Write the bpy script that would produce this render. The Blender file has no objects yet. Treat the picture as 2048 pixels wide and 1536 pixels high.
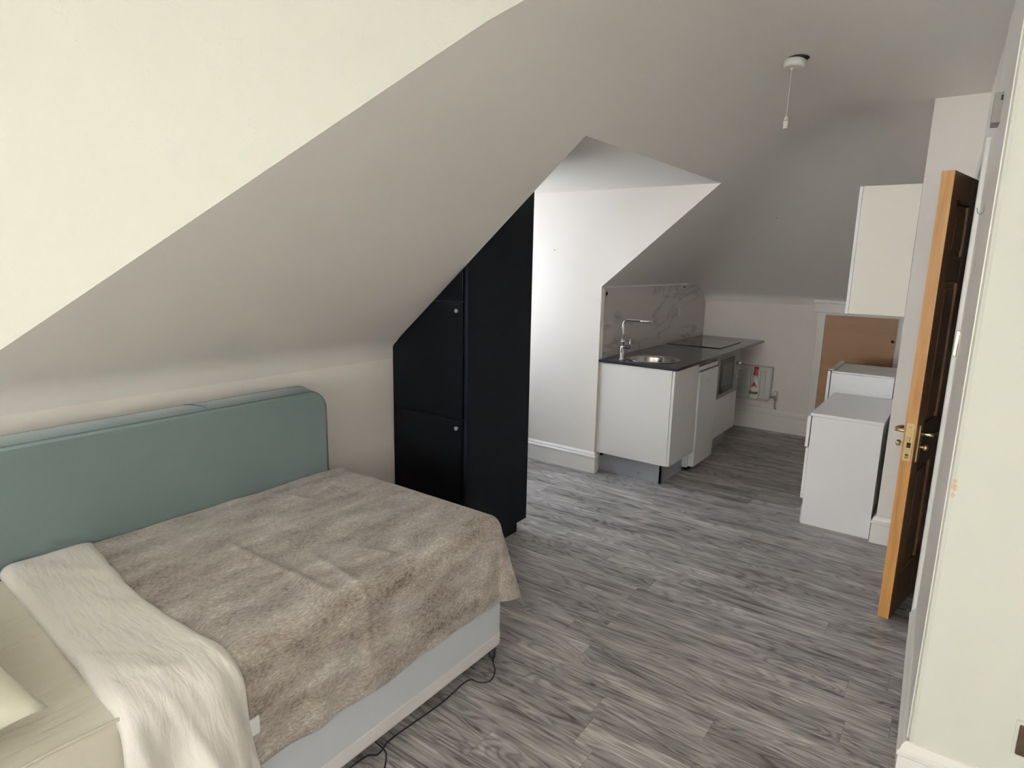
import bpy, bmesh, math, random
from mathutils import Vector, Matrix, noise
random.seed(3)
S = bpy.context.scene
COL = S.collection
V = Vector
PI = math.pi
H = 1.6

# ------------------------------------------------------------------ camera
def make_camera():
    f, yaw, pit, rol = 1241.18387, 0.628402858, 0.193480165, 0.0203489844
    cy, sy, cp, sp = math.cos(yaw), math.sin(yaw), math.cos(pit), math.sin(pit)
    right = V((cy, sy, 0)); fwd = V((-sy*cp, cy*cp, -sp)); down = fwd.cross(right)
    cr, sr = math.cos(rol), math.sin(rol)
    r2 = cr*right - sr*down
    d2 = sr*right + cr*down
    cam = bpy.data.cameras.new('camera'); o = bpy.data.objects.new('camera', cam); COL.objects.link(o)
    M = Matrix((( r2.x, -d2.x, -fwd.x, 0), (r2.y, -d2.y, -fwd.y, 0), (r2.z, -d2.z, -fwd.z, H), (0, 0, 0, 1)))
    o.matrix_world = M
    cam.sensor_fit = 'HORIZONTAL'; cam.sensor_width = 36; cam.lens = f*36/2048
    cam.clip_start = .02
    S.camera = o
make_camera()

# ------------------------------------------------------------------ materials
def nodes(name):
    m = bpy.data.materials.new(name); m.use_nodes = True
    nt = m.node_tree; b = nt.nodes['Principled BSDF']
    return m, nt, b
def N(nt, t, **kw):
    n = nt.nodes.new(t)
    for k, v in kw.items():
        if k.startswith('i_'):
            n.inputs[k[2:].replace('_', ' ')].default_value = v
        else: setattr(n, k, v)
    return n
def mat(name, col, rough=.5, metal=0, bump=None, var=None, coat=0, spec=None, sheen=0):
    """bump=(scale,strength,distance), var=(scale,amount)"""
    m, nt, b = nodes(name)
    b.inputs['Base Color'].default_value = (*col, 1)
    b.inputs['Roughness'].default_value = rough
    b.inputs['Metallic'].default_value = metal
    if coat: b.inputs['Coat Weight'].default_value = coat; b.inputs['Coat Roughness'].default_value = .08
    if spec is not None: b.inputs['Specular IOR Level'].default_value = spec
    if sheen: b.inputs['Sheen Weight'].default_value = sheen
    tc = N(nt, 'ShaderNodeTexCoord')
    if var:
        n = N(nt, 'ShaderNodeTexNoise'); n.inputs['Scale'].default_value = var[0]; n.inputs['Detail'].default_value = 4
        nt.links.new(tc.outputs['Object'], n.inputs['Vector'])
        mx = N(nt, 'ShaderNodeMix', data_type='RGBA')
        mx.inputs['A'].default_value = (*[c*(1-var[1]) for c in col], 1)
        mx.inputs['B'].default_value = (*[min(1, c*(1+var[1])) for c in col], 1)
        nt.links.new(n.outputs['Fac'], mx.inputs['Factor'])
        nt.links.new(mx.outputs['Result'], b.inputs['Base Color'])
    if bump:
        n = N(nt, 'ShaderNodeTexNoise'); n.inputs['Scale'].default_value = bump[0]; n.inputs['Detail'].default_value = 3
        nt.links.new(tc.outputs['Object'], n.inputs['Vector'])
        bp = N(nt, 'ShaderNodeBump'); bp.inputs['Strength'].default_value = bump[1]; bp.inputs['Distance'].default_value = bump[2]
        nt.links.new(n.outputs['Fac'], bp.inputs['Height']); nt.links.new(bp.outputs['Normal'], b.inputs['Normal'])
    return m

def mat_paint(name, col, lumps=False):
    m, nt, b = nodes(name)
    b.inputs['Roughness'].default_value = .75
    b.inputs['Specular IOR Level'].default_value = .25
    geo = N(nt, 'ShaderNodeNewGeometry')
    n1 = N(nt, 'ShaderNodeTexNoise'); n1.inputs['Scale'].default_value = 1.7; n1.inputs['Detail'].default_value = 2
    nt.links.new(geo.outputs['Position'], n1.inputs['Vector'])
    mx = N(nt, 'ShaderNodeMix', data_type='RGBA')
    mx.inputs['A'].default_value = (*[c*.97 for c in col], 1); mx.inputs['B'].default_value = (*[c*1.03 for c in col], 1)
    nt.links.new(n1.outputs['Fac'], mx.inputs['Factor']); nt.links.new(mx.outputs['Result'], b.inputs['Base Color'])
    n2 = N(nt, 'ShaderNodeTexNoise'); n2.inputs['Scale'].default_value = 90; n2.inputs['Detail'].default_value = 3
    nt.links.new(geo.outputs['Position'], n2.inputs['Vector'])
    bp = N(nt, 'ShaderNodeBump'); bp.inputs['Strength'].default_value = .25; bp.inputs['Distance'].default_value = .0015
    nt.links.new(n2.outputs['Fac'], bp.inputs['Height'])
    last = bp
    if lumps:
        n3 = N(nt, 'ShaderNodeTexNoise'); n3.inputs['Scale'].default_value = 26; n3.inputs['Detail'].default_value = 5; n3.inputs['Roughness'].default_value = .6
        nt.links.new(geo.outputs['Position'], n3.inputs['Vector'])
        rp = N(nt, 'ShaderNodeValToRGB'); rp.color_ramp.elements[0].position = .56; rp.color_ramp.elements[1].position = .72
        nt.links.new(n3.outputs['Fac'], rp.inputs['Fac'])
        b2 = N(nt, 'ShaderNodeBump'); b2.inputs['Strength'].default_value = .35; b2.inputs['Distance'].default_value = .002
        nt.links.new(rp.outputs['Color'], b2.inputs['Height']); nt.links.new(bp.outputs['Normal'], b2.inputs['Normal'])
        last = b2
    nt.links.new(last.outputs['Normal'], b.inputs['Normal'])
    return m

def mat_floor():
    m, nt, b = nodes('grey_oak_vinyl')
    L = nt.links.new
    geo = N(nt, 'ShaderNodeNewGeometry'); sp = N(nt, 'ShaderNodeSeparateXYZ'); L(geo.outputs['Position'], sp.inputs[0])
    def M(op, a, b_=None, c=None):
        n = N(nt, 'ShaderNodeMath', operation=op)
        for i, v in enumerate((a, b_, c)):
            if v is None: continue
            if isinstance(v, (int, float)): n.inputs[i].default_value = v
            else: L(v, n.inputs[i])
        return n.outputs[0]
    W_, L_ = .136, 1.1
    yy = M('DIVIDE', sp.outputs['Y'], W_); row = M('FLOOR', yy); fy = M('FRACT', yy)
    wn = N(nt, 'ShaderNodeTexWhiteNoise', noise_dimensions='1D'); L(row, wn.inputs['W'])
    xx = M('ADD', M('DIVIDE', sp.outputs['X'], L_), M('MULTIPLY', wn.outputs['Value'], 7.3))
    colm = M('FLOOR', xx); fx = M('FRACT', xx)
    cmb = N(nt, 'ShaderNodeCombineXYZ'); L(row, cmb.inputs[0]); L(colm, cmb.inputs[1])
    wn2 = N(nt, 'ShaderNodeTexWhiteNoise', noise_dimensions='2D'); L(cmb.outputs[0], wn2.inputs['Vector'])
    pid = wn2.outputs['Value']
    # warped grain coordinate
    gc = N(nt, 'ShaderNodeCombineXYZ')
    L(M('ADD', M('MULTIPLY', sp.outputs['X'], 1.0), M('MULTIPLY', pid, 31.0)), gc.inputs[0])
    L(sp.outputs['Y'], gc.inputs[1]); L(M('MULTIPLY', pid, 17.0), gc.inputs[2])
    mp = N(nt, 'ShaderNodeMapping'); mp.inputs['Scale'].default_value = (1.5, 9, 1); L(gc.outputs[0], mp.inputs['Vector'])
    big = N(nt, 'ShaderNodeTexNoise'); big.inputs['Scale'].default_value = 1.1; big.inputs['Detail'].default_value = 2.5; big.inputs['Distortion'].default_value = .6
    L(mp.outputs[0], big.inputs['Vector'])
    # contour rings from the broad noise make cathedral grain
    rings = M('SINE', M('MULTIPLY', big.outputs['Fac'], 70.0))
    rings = M('MULTIPLY_ADD', rings, .5, .5)
    rings = M('POWER', rings, 2.2)
    mp2 = N(nt, 'ShaderNodeMapping'); mp2.inputs['Scale'].default_value = (3.2, 62, 1); L(gc.outputs[0], mp2.inputs['Vector'])
    fine = N(nt, 'ShaderNodeTexNoise'); fine.inputs['Scale'].default_value = 1.6; fine.inputs['Detail'].default_value = 6; fine.inputs['Roughness'].default_value = .65
    L(mp2.outputs[0], fine.inputs['Vector'])
    mp3 = N(nt, 'ShaderNodeMapping'); mp3.inputs['Scale'].default_value = (1.2, 7, 1); L(gc.outputs[0], mp3.inputs['Vector'])
    soft = N(nt, 'ShaderNodeTexNoise'); soft.inputs['Scale'].default_value = 1.7; soft.inputs['Detail'].default_value = 3
    L(mp3.outputs[0], soft.inputs['Vector'])
    v = M('MULTIPLY_ADD', fine.outputs['Fac'], 1.4, -.70)
    v = M('ADD', v, M('MULTIPLY_ADD', soft.outputs['Fac'], 1.1, -.55))
    v = M('SUBTRACT', v, M('MULTIPLY', rings, .27))
    v = M('ADD', v, M('MULTIPLY_ADD', pid, .14, .01))
    v = M('ADD', v, .52)
    rp = N(nt, 'ShaderNodeValToRGB'); cr = rp.color_ramp
    cr.elements[0].position = .05; cr.elements[0].color = (.085, .074, .068, 1)
    cr.elements[1].position = .95; cr.elements[1].color = (.70, .665, .635, 1)
    e = cr.elements.new(.42); e.color = (.30, .28, .268, 1)
    e = cr.elements.new(.66); e.color = (.44, .415, .395, 1)
    L(v, rp.inputs['Fac'])
    # seams
    def edge(fr, w):
        return M('LESS_THAN', M('MINIMUM', fr, M('SUBTRACT', 1.0, fr)), w)
    seam = M('MAXIMUM', edge(fy, .007), edge(fx, .0010))
    mx = N(nt, 'ShaderNodeMix', data_type='RGBA'); mx.inputs['B'].default_value = (.06, .052, .047, 1)
    L(M('MULTIPLY', seam, .4), mx.inputs['Factor']); L(rp.outputs['Color'], mx.inputs['A'])
    L(mx.outputs['Result'], b.inputs['Base Color'])
    b.inputs['Roughness'].default_value = .42
    b.inputs['Specular IOR Level'].default_value = .45
    bp = N(nt, 'ShaderNodeBump'); bp.inputs['Strength'].default_value = .25; bp.inputs['Distance'].default_value = .0012
    L(M('SUBTRACT', fine.outputs['Fac'], M('MULTIPLY', seam, .8)), bp.inputs['Height']); L(bp.outputs['Normal'], b.inputs['Normal'])
    return m

def mat_wood(name, dark, light, axis='Z', scale=1.0, rough=.4):
    m, nt, b = nodes(name); L = nt.links.new
    geo = N(nt, 'ShaderNodeNewGeometry')
    mp = N(nt, 'ShaderNodeMapping'); s = {'Z': (14, 14, 1.1), 'X': (1.1, 14, 14), 'Y': (14, 1.1, 14)}[axis]
    mp.inputs['Scale'].default_value = tuple(a*scale for a in s); L(geo.outputs['Position'], mp.inputs['Vector'])
    n = N(nt, 'ShaderNodeTexNoise'); n.inputs['Scale'].default_value = 2.2; n.inputs['Detail'].default_value = 5; n.inputs['Distortion'].default_value = .8
    L(mp.outputs[0], n.inputs['Vector'])
    rp = N(nt, 'ShaderNodeValToRGB'); rp.color_ramp.elements[0].position = .3; rp.color_ramp.elements[1].position = .7
    rp.color_ramp.elements[0].color = (*dark, 1); rp.color_ramp.elements[1].color = (*light, 1)
    L(n.outputs['Fac'], rp.inputs['Fac']); L(rp.outputs['Color'], b.inputs['Base Color'])
    b.inputs['Roughness'].default_value = rough
    bp = N(nt, 'ShaderNodeBump'); bp.inputs['Strength'].default_value = .15; bp.inputs['Distance'].default_value = .001
    L(n.outputs['Fac'], bp.inputs['Height']); L(bp.outputs['Normal'], b.inputs['Normal'])
    return m

def mat_fur():
    m, nt, b = nodes('grey_brown_faux_fur'); L = nt.links.new
    tc = N(nt, 'ShaderNodeTexCoord')
    uv = tc.outputs['UV']
    mpw = N(nt, 'ShaderNodeMapping'); mpw.inputs['Scale'].default_value = (1.0, 2.2, 1); L(uv, mpw.inputs['Vector'])
    wn = N(nt, 'ShaderNodeTexNoise'); wn.inputs['Scale'].default_value = 5; wn.inputs['Detail'].default_value = 3
    L(uv, wn.inputs['Vector'])
    ad = N(nt, 'ShaderNodeVectorMath', operation='MULTIPLY_ADD'); ad.inputs[1].default_value = (.10, .10, .10)
    L(wn.outputs['Color'], ad.inputs[0]); L(uv, ad.inputs[2])
    mp = N(nt, 'ShaderNodeMapping'); mp.inputs['Scale'].default_value = (100, 34, 1); L(ad.outputs[0], mp.inputs['Vector'])
    n = N(nt, 'ShaderNodeTexNoise'); n.inputs['Scale'].default_value = 1.8; n.inputs['Detail'].default_value = 6; n.inputs['Roughness'].default_value = .7
    L(mp.outputs[0], n.inputs['Vector'])
    mp2 = N(nt, 'ShaderNodeMapping'); mp2.inputs['Scale'].default_value = (10, 3.6, 1); L(ad.outputs[0], mp2.inputs['Vector'])
    pt = N(nt, 'ShaderNodeTexNoise'); pt.inputs['Scale'].default_value = 1.2; pt.inputs['Detail'].default_value = 5; pt.inputs['Roughness'].default_value = .6
    L(mp2.outputs[0], pt.inputs['Vector'])
    a = N(nt, 'ShaderNodeMath', operation='MULTIPLY_ADD'); a.inputs[1].default_value = .6; L(n.outputs['Fac'], a.inputs[0])
    s = N(nt, 'ShaderNodeMath', operation='MULTIPLY'); s.inputs[1].default_value = .5; L(pt.outputs['Fac'], s.inputs[0]); L(s.outputs[0], a.inputs[2])
    rp = N(nt, 'ShaderNodeValToRGB'); cr = rp.color_ramp
    cr.elements[0].position = .40; cr.elements[0].color = (.13, .10, .08, 1)
    cr.elements[1].position = .70; cr.elements[1].color = (.70, .66, .60, 1)
    e = cr.elements.new(.5); e.color = (.33, .28, .235, 1)
    e = cr.elements.new(.6); e.color = (.47, .42, .37, 1)
    L(a.outputs[0], rp.inputs['Fac']); L(rp.outputs['Color'], b.inputs['Base Color'])
    b.inputs['Roughness'].default_value = .85; b.inputs['Sheen Weight'].default_value = .5; b.inputs['Sheen Roughness'].default_value = .4
    b.inputs['Specular IOR Level'].default_value = .1
    bp = N(nt, 'ShaderNodeBump'); bp.inputs['Strength'].default_value = .9; bp.inputs['Distance'].default_value = .005
    L(a.outputs[0], bp.inputs['Height']); L(bp.outputs['Normal'], b.inputs['Normal'])
    return m

def mat_marble():
    m, nt, b = nodes('grey_marble_sheet'); L = nt.links.new
    geo = N(nt, 'ShaderNodeNewGeometry')
    mp = N(nt, 'ShaderNodeMapping'); mp.inputs['Rotation'].default_value = (math.radians(48), 0, 0); mp.inputs['Scale'].default_value = (1, .7, 2.6)
    L(geo.outputs['Position'], mp.inputs['Vector'])
    n = N(nt, 'ShaderNodeTexNoise'); n.inputs['Scale'].default_value = 1.5; n.inputs['Detail'].default_value = 6; n.inputs['Distortion'].default_value = .9
    L(mp.outputs[0], n.inputs['Vector'])
    s = N(nt, 'ShaderNodeMath', operation='SUBTRACT'); s.inputs[1].default_value = .5; L(n.outputs['Fac'], s.inputs[0])
    a = N(nt, 'ShaderNodeMath', operation='ABSOLUTE'); L(s.outputs[0], a.inputs[0])
    rp = N(nt, 'ShaderNodeValToRGB'); rp.color_ramp.elements[0].position = 0; rp.color_ramp.elements[0].color = (.40, .36, .31, 1)
    rp.color_ramp.elements[1].position = .035; rp.color_ramp.elements[1].color = (.56, .52, .50, 1)
    e = rp.color_ramp.elements.new(.012); e.color = (.50, .465, .44, 1)
    L(a.outputs[0], rp.inputs['Fac']); L(rp.outputs['Color'], b.inputs['Base Color'])
    b.inputs['Roughness'].default_value = .12
    return m

def mat_cloth(name, col, wr=(9, 4), st=.6, dist=.01, fine=300, sheen=.2, uvs=True):
    m, nt, b = nodes(name); L = nt.links.new
    b.inputs['Base Color'].default_value = (*col, 1); b.inputs['Roughness'].default_value = .9
    b.inputs['Sheen Weight'].default_value = sheen; b.inputs['Specular IOR Level'].default_value = .15
    tc = N(nt, 'ShaderNodeTexCoord'); src = tc.outputs['UV'] if uvs else tc.outputs['Object']
    mp = N(nt, 'ShaderNodeMapping'); mp.inputs['Scale'].default_value = (wr[0], wr[1], (wr[0]+wr[1])/2); L(src, mp.inputs['Vector'])
    n = N(nt, 'ShaderNodeTexNoise'); n.inputs['Scale'].default_value = 1; n.inputs['Detail'].default_value = 3; n.inputs['Distortion'].default_value = .5
    L(mp.outputs[0], n.inputs['Vector'])
    bp = N(nt, 'ShaderNodeBump'); bp.inputs['Strength'].default_value = st; bp.inputs['Distance'].default_value = dist
    L(n.outputs['Fac'], bp.inputs['Height'])
    n2 = N(nt, 'ShaderNodeTexNoise'); n2.inputs['Scale'].default_value = fine; n2.inputs['Detail'].default_value = 2
    L(tc.outputs['Object'], n2.inputs['Vector'])
    b2 = N(nt, 'ShaderNodeBump'); b2.inputs['Strength'].default_value = .3; b2.inputs['Distance'].default_value = .001
    L(n2.outputs['Fac'], b2.inputs['Height']); L(bp.outputs['Normal'], b2.inputs['Normal']); L(b2.outputs['Normal'], b.inputs['Normal'])
    return m

M = dict(
    wall=mat_paint('wall_paint', (.85, .80, .745)),
    cream=mat_paint('cream_lumpy_paint', (.655, .65, .56), True),
    creamwall=mat_paint('cream_wall_paint', (.69, .69, .60)),
    ceil=mat_paint('ceiling_paint', (.775, .745, .70)),
    trim=mat('white_gloss_trim', (.86, .835, .78), .3, bump=(14, .15, .002), var=(6, .03)),
    floor=mat_floor(),
    black=mat('black_wardrobe_laminate', (.006, .008, .013), .5, bump=(300, .1, .0005), spec=.14),
    blackdoor=mat('black_gloss_door', (.004, .0045, .006), .35, spec=.07),
    knob=mat('grey_knob_metal', (.35, .37, .40), .35, .8),
    creamlam=mat('cream_laminate', (.88, .85, .74), .4, var=(3, .02)),
    white=mat('white_laminate', (.90, .885, .885), .35, var=(3, .02)),
    whitedoor=mat('white_cabinet_door', (.77, .75, .72), .3, var=(3, .02)),
    fridge=mat('white_fridge_enamel', (.80, .81, .80), .25, bump=(60, .05, .001)),
    plinth=mat('grey_plinth', (.40, .41, .44), .35, .25, var=(40, .06)),
    worktop=mat('black_granite_worktop', (.030, .033, .042), .16, var=(180, .7), spec=.6),
    hob=mat('black_hob_glass', (.014, .015, .018), .05, spec=.8),
    steel=mat('brushed_steel', (.62, .60, .56), .22, 1, bump=(80, .05, .0005)),
    chrome=mat('chrome', (.80, .80, .80), .08, 1),
    darkchrome=mat('dark_chrome', (.12, .11, .15), .25, .9),
    silver=mat('silver_microwave_trim', (.24, .24, .23), .35, .7),
    glassdark=mat('dark_oven_glass', (.010, .010, .011), .35, spec=.25),
    marble=mat_marble(),
    ovenwin=mat('oven_window_mesh', (.05, .05, .048), .3, spec=.3),
    dark=mat('dark_void', (.02, .018, .016), .8),
    brass=mat('worn_brass', (.58, .44, .22), .3, .9, var=(60, .15)),
    brasslight=mat('polished_brass', (.78, .66, .40), .2, 1),
    orange=mat_wood('varnished_pine', (.36, .16, .038), (.52, .27, .075), 'Z'),
    doorface=mat_wood('hall_shaded_pine', (.13, .060, .022), (.20, .10, .04), 'Z', rough=.32),  # same pine as the edge, darkened to hold the unlit hall's shade
    board=mat_wood('brown_board', (.30, .155, .062), (.34, .18, .075), 'X', .5, .5),
    rad=mat('radiator_enamel', (.66, .66, .60), .35),
    casing=mat('radiator_edge_enamel', (.42, .42, .38), .4),
    plastic=mat('white_plastic', (.70, .68, .62), .4),
    greyplastic=mat('grey_plastic', (.30, .28, .25), .5),
    red=mat('red_plastic', (.42, .04, .04), .3),
    bottle=mat('white_bottle_plastic', (.72, .73, .68), .25),
    labeldark=mat('brown_green_label', (.12, .09, .045), .4),
    teal=mat('grey_teal_fabric', (.165, .222, .212), .85, bump=(420, .35, .001), var=(4, .05), sheen=.3),
    tealdark=mat('grey_teal_piping', (.09, .125, .125), .85),
    divan=mat('pale_blue_grey_divan_fabric', (.60, .625, .67), .75, bump=(350, .2, .001), var=(5, .03)),
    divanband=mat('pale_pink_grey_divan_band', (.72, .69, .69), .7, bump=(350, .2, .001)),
    fur=mat_fur(),
    fleece=mat_cloth('white_fleece', (.74, .70, .63), (10, 13), .4, .010, 260, .4),
    sheet=mat_cloth('cream_sheet_cotton', (.64, .60, .50), (24, 3.0), .9, .011, 500, .1, False),
    pillow=mat_cloth('cream_pillow_cotton', (.80, .77, .62), (9, 9), .5, .01, 500, .1, False),
    satin=mat('white_label_satin', (.80, .80, .80), .4),
    rubber=mat('black_rubber', (.012, .014, .014), .4),
    cable=mat('black_cable', (.02, .02, .026), .45),
    bronze=mat('dark_bronze_plate', (.09, .062, .035), .35, .6, var=(30, .3)),
    glass=mat('window_glass', (.9, .93, .95), .02),
    chip=mat('bare_plaster_chip', (.66, .46, .30), .8, var=(200, .3)),
)
_g = M['glass'].node_tree.nodes['Principled BSDF']; _g.inputs['Transmission Weight'].default_value = 1; _g.inputs['IOR'].default_value = 1.05

# ------------------------------------------------------------------ mesh helpers
class MB:
    def __init__(s): s.bm = bmesh.new()
    def _add(s, t):
        me = bpy.data.meshes.new('tmp'); t.to_mesh(me); t.free(); s.bm.from_mesh(me); bpy.data.meshes.remove(me)
    def box(s, a, b, bev=0, seg=2, mtx=None):
        t = bmesh.new()
        a, b = V(a), V(b); lo = V(map(min, a, b)); hi = V(map(max, a, b))
        bmesh.ops.create_cube(t, size=1)
        for v in t.verts: v.co = V((lo[i] + (v.co[i]+.5)*(hi[i]-lo[i]) for i in range(3)))
        if bev: bmesh.ops.bevel(t, geom=t.edges[:], offset=bev, segments=seg, profile=.5, affect='EDGES')
        if mtx: t.transform(mtx)
        s._add(t); return s
    def lathe(s, prof, o=(0, 0, 0), axis=(0, 0, 1), n=32, cap=True):
        """prof: list of (r, h)"""
        t = bmesh.new(); rings = []
        for r, h in prof:
            rings.append([t.verts.new((r*math.cos(2*PI*i/n), r*math.sin(2*PI*i/n), h)) for i in range(n)])
        for k in range(len(rings)-1):
            for i in range(n):
                t.faces.new((rings[k][i], rings[k][(i+1) % n], rings[k+1][(i+1) % n], rings[k+1][i]))
        if cap:
            t.faces.new(rings[0][::-1]); t.faces.new(rings[-1])
        q = V((0, 0, 1)).rotation_difference(V(axis).normalized())
        t.transform(Matrix.Translation(o) @ q.to_matrix().to_4x4())
        for f in t.faces: f.smooth = len(f.verts) == 4
        s._add(t); return s
    def cyl(s, a, b, r, n=20, r2=None):
        a, b = V(a), V(b); L = (b-a).length; r2 = r if r2 is None else r2; e = min(r, r2, L/2)*.15
        return s.lathe([(r-e, 0), (r, e), (r2, L-e), (r2-e, L)], a, b-a, n)
    def tube(s, pts, r, n=10, sub=6):
        P = [V(p) for p in pts]
        if sub > 1 and len(P) > 2:
            Q = []
            for i in range(len(P)-1):
                p0 = P[max(i-1, 0)]; p1 = P[i]; p2 = P[i+1]; p3 = P[min(i+2, len(P)-1)]
                for k in range(sub):
                    u = k/sub
                    Q.append(.5*((2*p1)+(p2-p0)*u+(2*p0-5*p1+4*p2-p3)*u*u+(3*p1-p0-3*p2+p3)*u**3))
            Q.append(P[-1]); P = Q
        t = bmesh.new(); rings = []; up = V((0, 0, 1))
        for i, p in enumerate(P):
            d = (P[min(i+1, len(P)-1)]-P[max(i-1, 0)]).normalized()
            if i == 0:
                up = V((0, 0, 1)) if abs(d.z) < .9 else V((1, 0, 0))
            a = d.cross(up).normalized(); up = a.cross(d).normalized()
            rings.append([t.verts.new(p + r*(a*math.cos(2*PI*k/n) + up*math.sin(2*PI*k/n))) for k in range(n)])
        for k in range(len(rings)-1):
            for i in range(n):
                f = t.faces.new((rings[k][i], rings[k][(i+1) % n], rings[k+1][(i+1) % n], rings[k+1][i])); f.smooth = True
        t.faces.new(rings[0][::-1]); t.faces.new(rings[-1])
        s._add(t); return s
    def prism(s, pts, d, bev=0):
        """pts planar 3D polygon, extruded by vector d"""
        t = bmesh.new(); f = t.faces.new([t.verts.new(p) for p in pts])
        r = bmesh.ops.extrude_face_region(t, geom=[f]); bmesh.ops.translate(t, vec=V(d), verts=[v for v in r['geom'] if isinstance(v, bmesh.types.BMVert)])
        bmesh.ops.recalc_face_normals(t, faces=t.faces[:])
        if bev: bmesh.ops.bevel(t, geom=t.edges[:], offset=bev, segments=2, profile=.5, affect='EDGES')
        s._add(t); return s
    def face(s, pts):
        s.bm.faces.new([s.bm.verts.new(p) for p in pts]); return s
    def sweep(s, prof, path, closed=False):
        """prof list of (out, up) swept along 2D floor path [(x,y)], out is to the LEFT normal of travel; mitred"""
        t = bmesh.new(); rings = []; n = len(path)
        for i, p in enumerate(path):
            p = V((*p, 0)); 
            d0 = (V((*path[i], 0))-V((*path[i-1], 0))).normalized() if i > 0 else None
            d1 = (V((*path[i+1], 0))-V((*path[i], 0))).normalized() if i < n-1 else None
            if d0 is None: d0 = d1
            if d1 is None: d1 = d0
            n0 = V((-d0.y, d0.x, 0)); n1 = V((-d1.y, d1.x, 0)); m_ = (n0+n1).normalized(); k = 1/max(.3, m_.dot(n0))
            rings.append([t.verts.new(p + m_*k*o + V((0, 0, u))) for o, u in prof])
        for a, b in zip(rings, rings[1:]):
            for j in range(len(prof)):
                j2 = (j+1) % len(prof); t.faces.new((a[j], b[j], b[j2], a[j2]))
        t.faces.new(rings[0]); t.faces.new(rings[-1][::-1])
        bmesh.ops.recalc_face_normals(t, faces=t.faces[:])
        s._add(t); return s
    def build(s, name, m, parent=None, origin=None, smooth=False, solid=None, thick_off=-1, label=None):
        bm = s.bm
        if origin is None:
            lo = V((1e9,)*3); hi = -lo
            for v in bm.verts:
                for i in range(3): lo[i] = min(lo[i], v.co[i]); hi[i] = max(hi[i], v.co[i])
            origin = V(((lo.x+hi.x)/2, (lo.y+hi.y)/2, lo.z))
        origin = V(origin)
        for v in bm.verts: v.co -= origin
        me = bpy.data.meshes.new(name); bm.to_mesh(me); bm.free()
        me.materials.append(m)
        if smooth:
            for p in me.polygons: p.use_smooth = True
        o = bpy.data.objects.new(name, me); COL.objects.link(o)
        if parent is not None:
            o.parent = parent; o.location = origin - V(parent['_w']) 
        else: o.location = origin
        o['_w'] = list(origin)
        if solid:
            md = o.modifiers.new('thickness', 'SOLIDIFY'); md.thickness = solid; md.offset = thick_off
        if label: o['label'] = label
        return o

def thing(name, label, cat, loc, group=None):
    o = bpy.data.objects.new(name, None); COL.objects.link(o); o.location = loc; o['_w'] = list(loc)
    o.empty_display_size = .05
    return tag(o, label, cat, group)
def tag(o, label, cat, group=None):
    o['label'] = label; o['category'] = cat
    if group: o['group'] = group
    return o
def struct(o): o['kind'] = 'structure'; return o

# ------------------------------------------------------------------ room shell
XK, KZ = -2.56, 1.1366            # bedroom knee wall and its height
SL = .8368                        # slope of the main roof plane
CZ = 2.485                        # flat ceiling
YA, YB = 2.385, 4.13              # kitchen dormer cheeks
XD, DZ = -1.379, 2.125            # where the dormer ceiling meets the slope
YF = 6.4
def zmain(x): return KZ + SL*(x-XK)
def smin(a, b, k):
    h = max(k-abs(a-b), 0)/k
    return min(a, b) - h*h*k*.25
def zceil(x, y):
    z = smin(zmain(x), CZ, .25)
    if y > 3.9: z = smin(z, 1.31+.655*(YF-y), .26)
    return z
def ydiag(x): return .593 + (x+2.356)*.79

def quadgrid(b, rows, smooth=True):
    vs = [[b.bm.verts.new(p) for p in r] for r in rows]
    for i in range(len(vs)-1):
        for j in range(len(vs[i])-1):
            f = b.bm.faces.new((vs[i][j], vs[i][j+1], vs[i+1][j+1], vs[i+1][j])); f.smooth = smooth

struct(MB().box((-3.7, -6.2, -.08), (1.7, 6.6, 0)).build('floor', M['floor']))

c = MB()
# A: bedroom slope from the diagonal dormer edge to the kitchen dormer, with a soft knee bend
t = .075; th = math.atan(SL); bend = []
p0 = V((XK, KZ-t)); p1 = V((XK, KZ)); p2 = V((XK+t*math.cos(th), KZ+t*math.sin(th)))
for k in range(9):
    u = k/8; bend.append(p0*(1-u)**2 + p1*2*u*(1-u) + p2*u*u)
xs = [XK+t*math.cos(th) + (XD-XK-t*math.cos(th))*k/8 for k in range(1, 9)] + [XD+(-.6-XD)*k/16 for k in range(1, 17)]
prof = [(p.x, p.y) for p in bend] + [(x, zceil(x, 0)) for x in xs]
quadgrid(c, [[(x, ydiag(x)+(YA-ydiag(x))*k/6, z) for k in range(7)] for x, z in prof])
# B: between the two dormer cheeks, above the dormer opening
xb = [XD+(-.6-XD)*k/16 for k in range(17)]
quadgrid(c, [[(x, YA+(YB-YA)*k/8, zceil(x, YA+(YB-YA)*k/8)) for k in range(9)] for x in xb])
# C: kitchen end with the hipped far slope and the soft bend into the far wall
ys = [YB+(YF-.06-YB)*k/44 for k in range(45)]
xc = sorted(set([-2.2+(-.27+2.2)*k/60 for k in range(61)]))
rows = []
for x in xc:
    r = [(x, y, zceil(x, y)) for y in ys]; ze = zceil(x, YF-.06)
    for dy, dz in ((.035, .022), (.052, .05), (.06, .09)): r.append((x, YF-.06+dy, ze-dz))
    rows.append(r)
quadgrid(c, rows)
# flat parts
c.face([(-.6, ydiag(-.6), CZ), (-.6, YB, CZ), (1.7, YB, CZ), (1.7, ydiag(-.6), CZ)])
c.face([(-3.7, -6.2, CZ), (-3.7, ydiag(-.6), CZ), (1.7, ydiag(-.6), CZ), (1.7, -6.2, CZ)])
c.face([(-3.6, YA-.1, DZ), (-3.6, YB+.1, DZ), (XD, YB+.1, DZ), (XD, YA-.1, DZ)])
cl = c.build('ceiling', M['ceil']); struct(cl)
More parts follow.
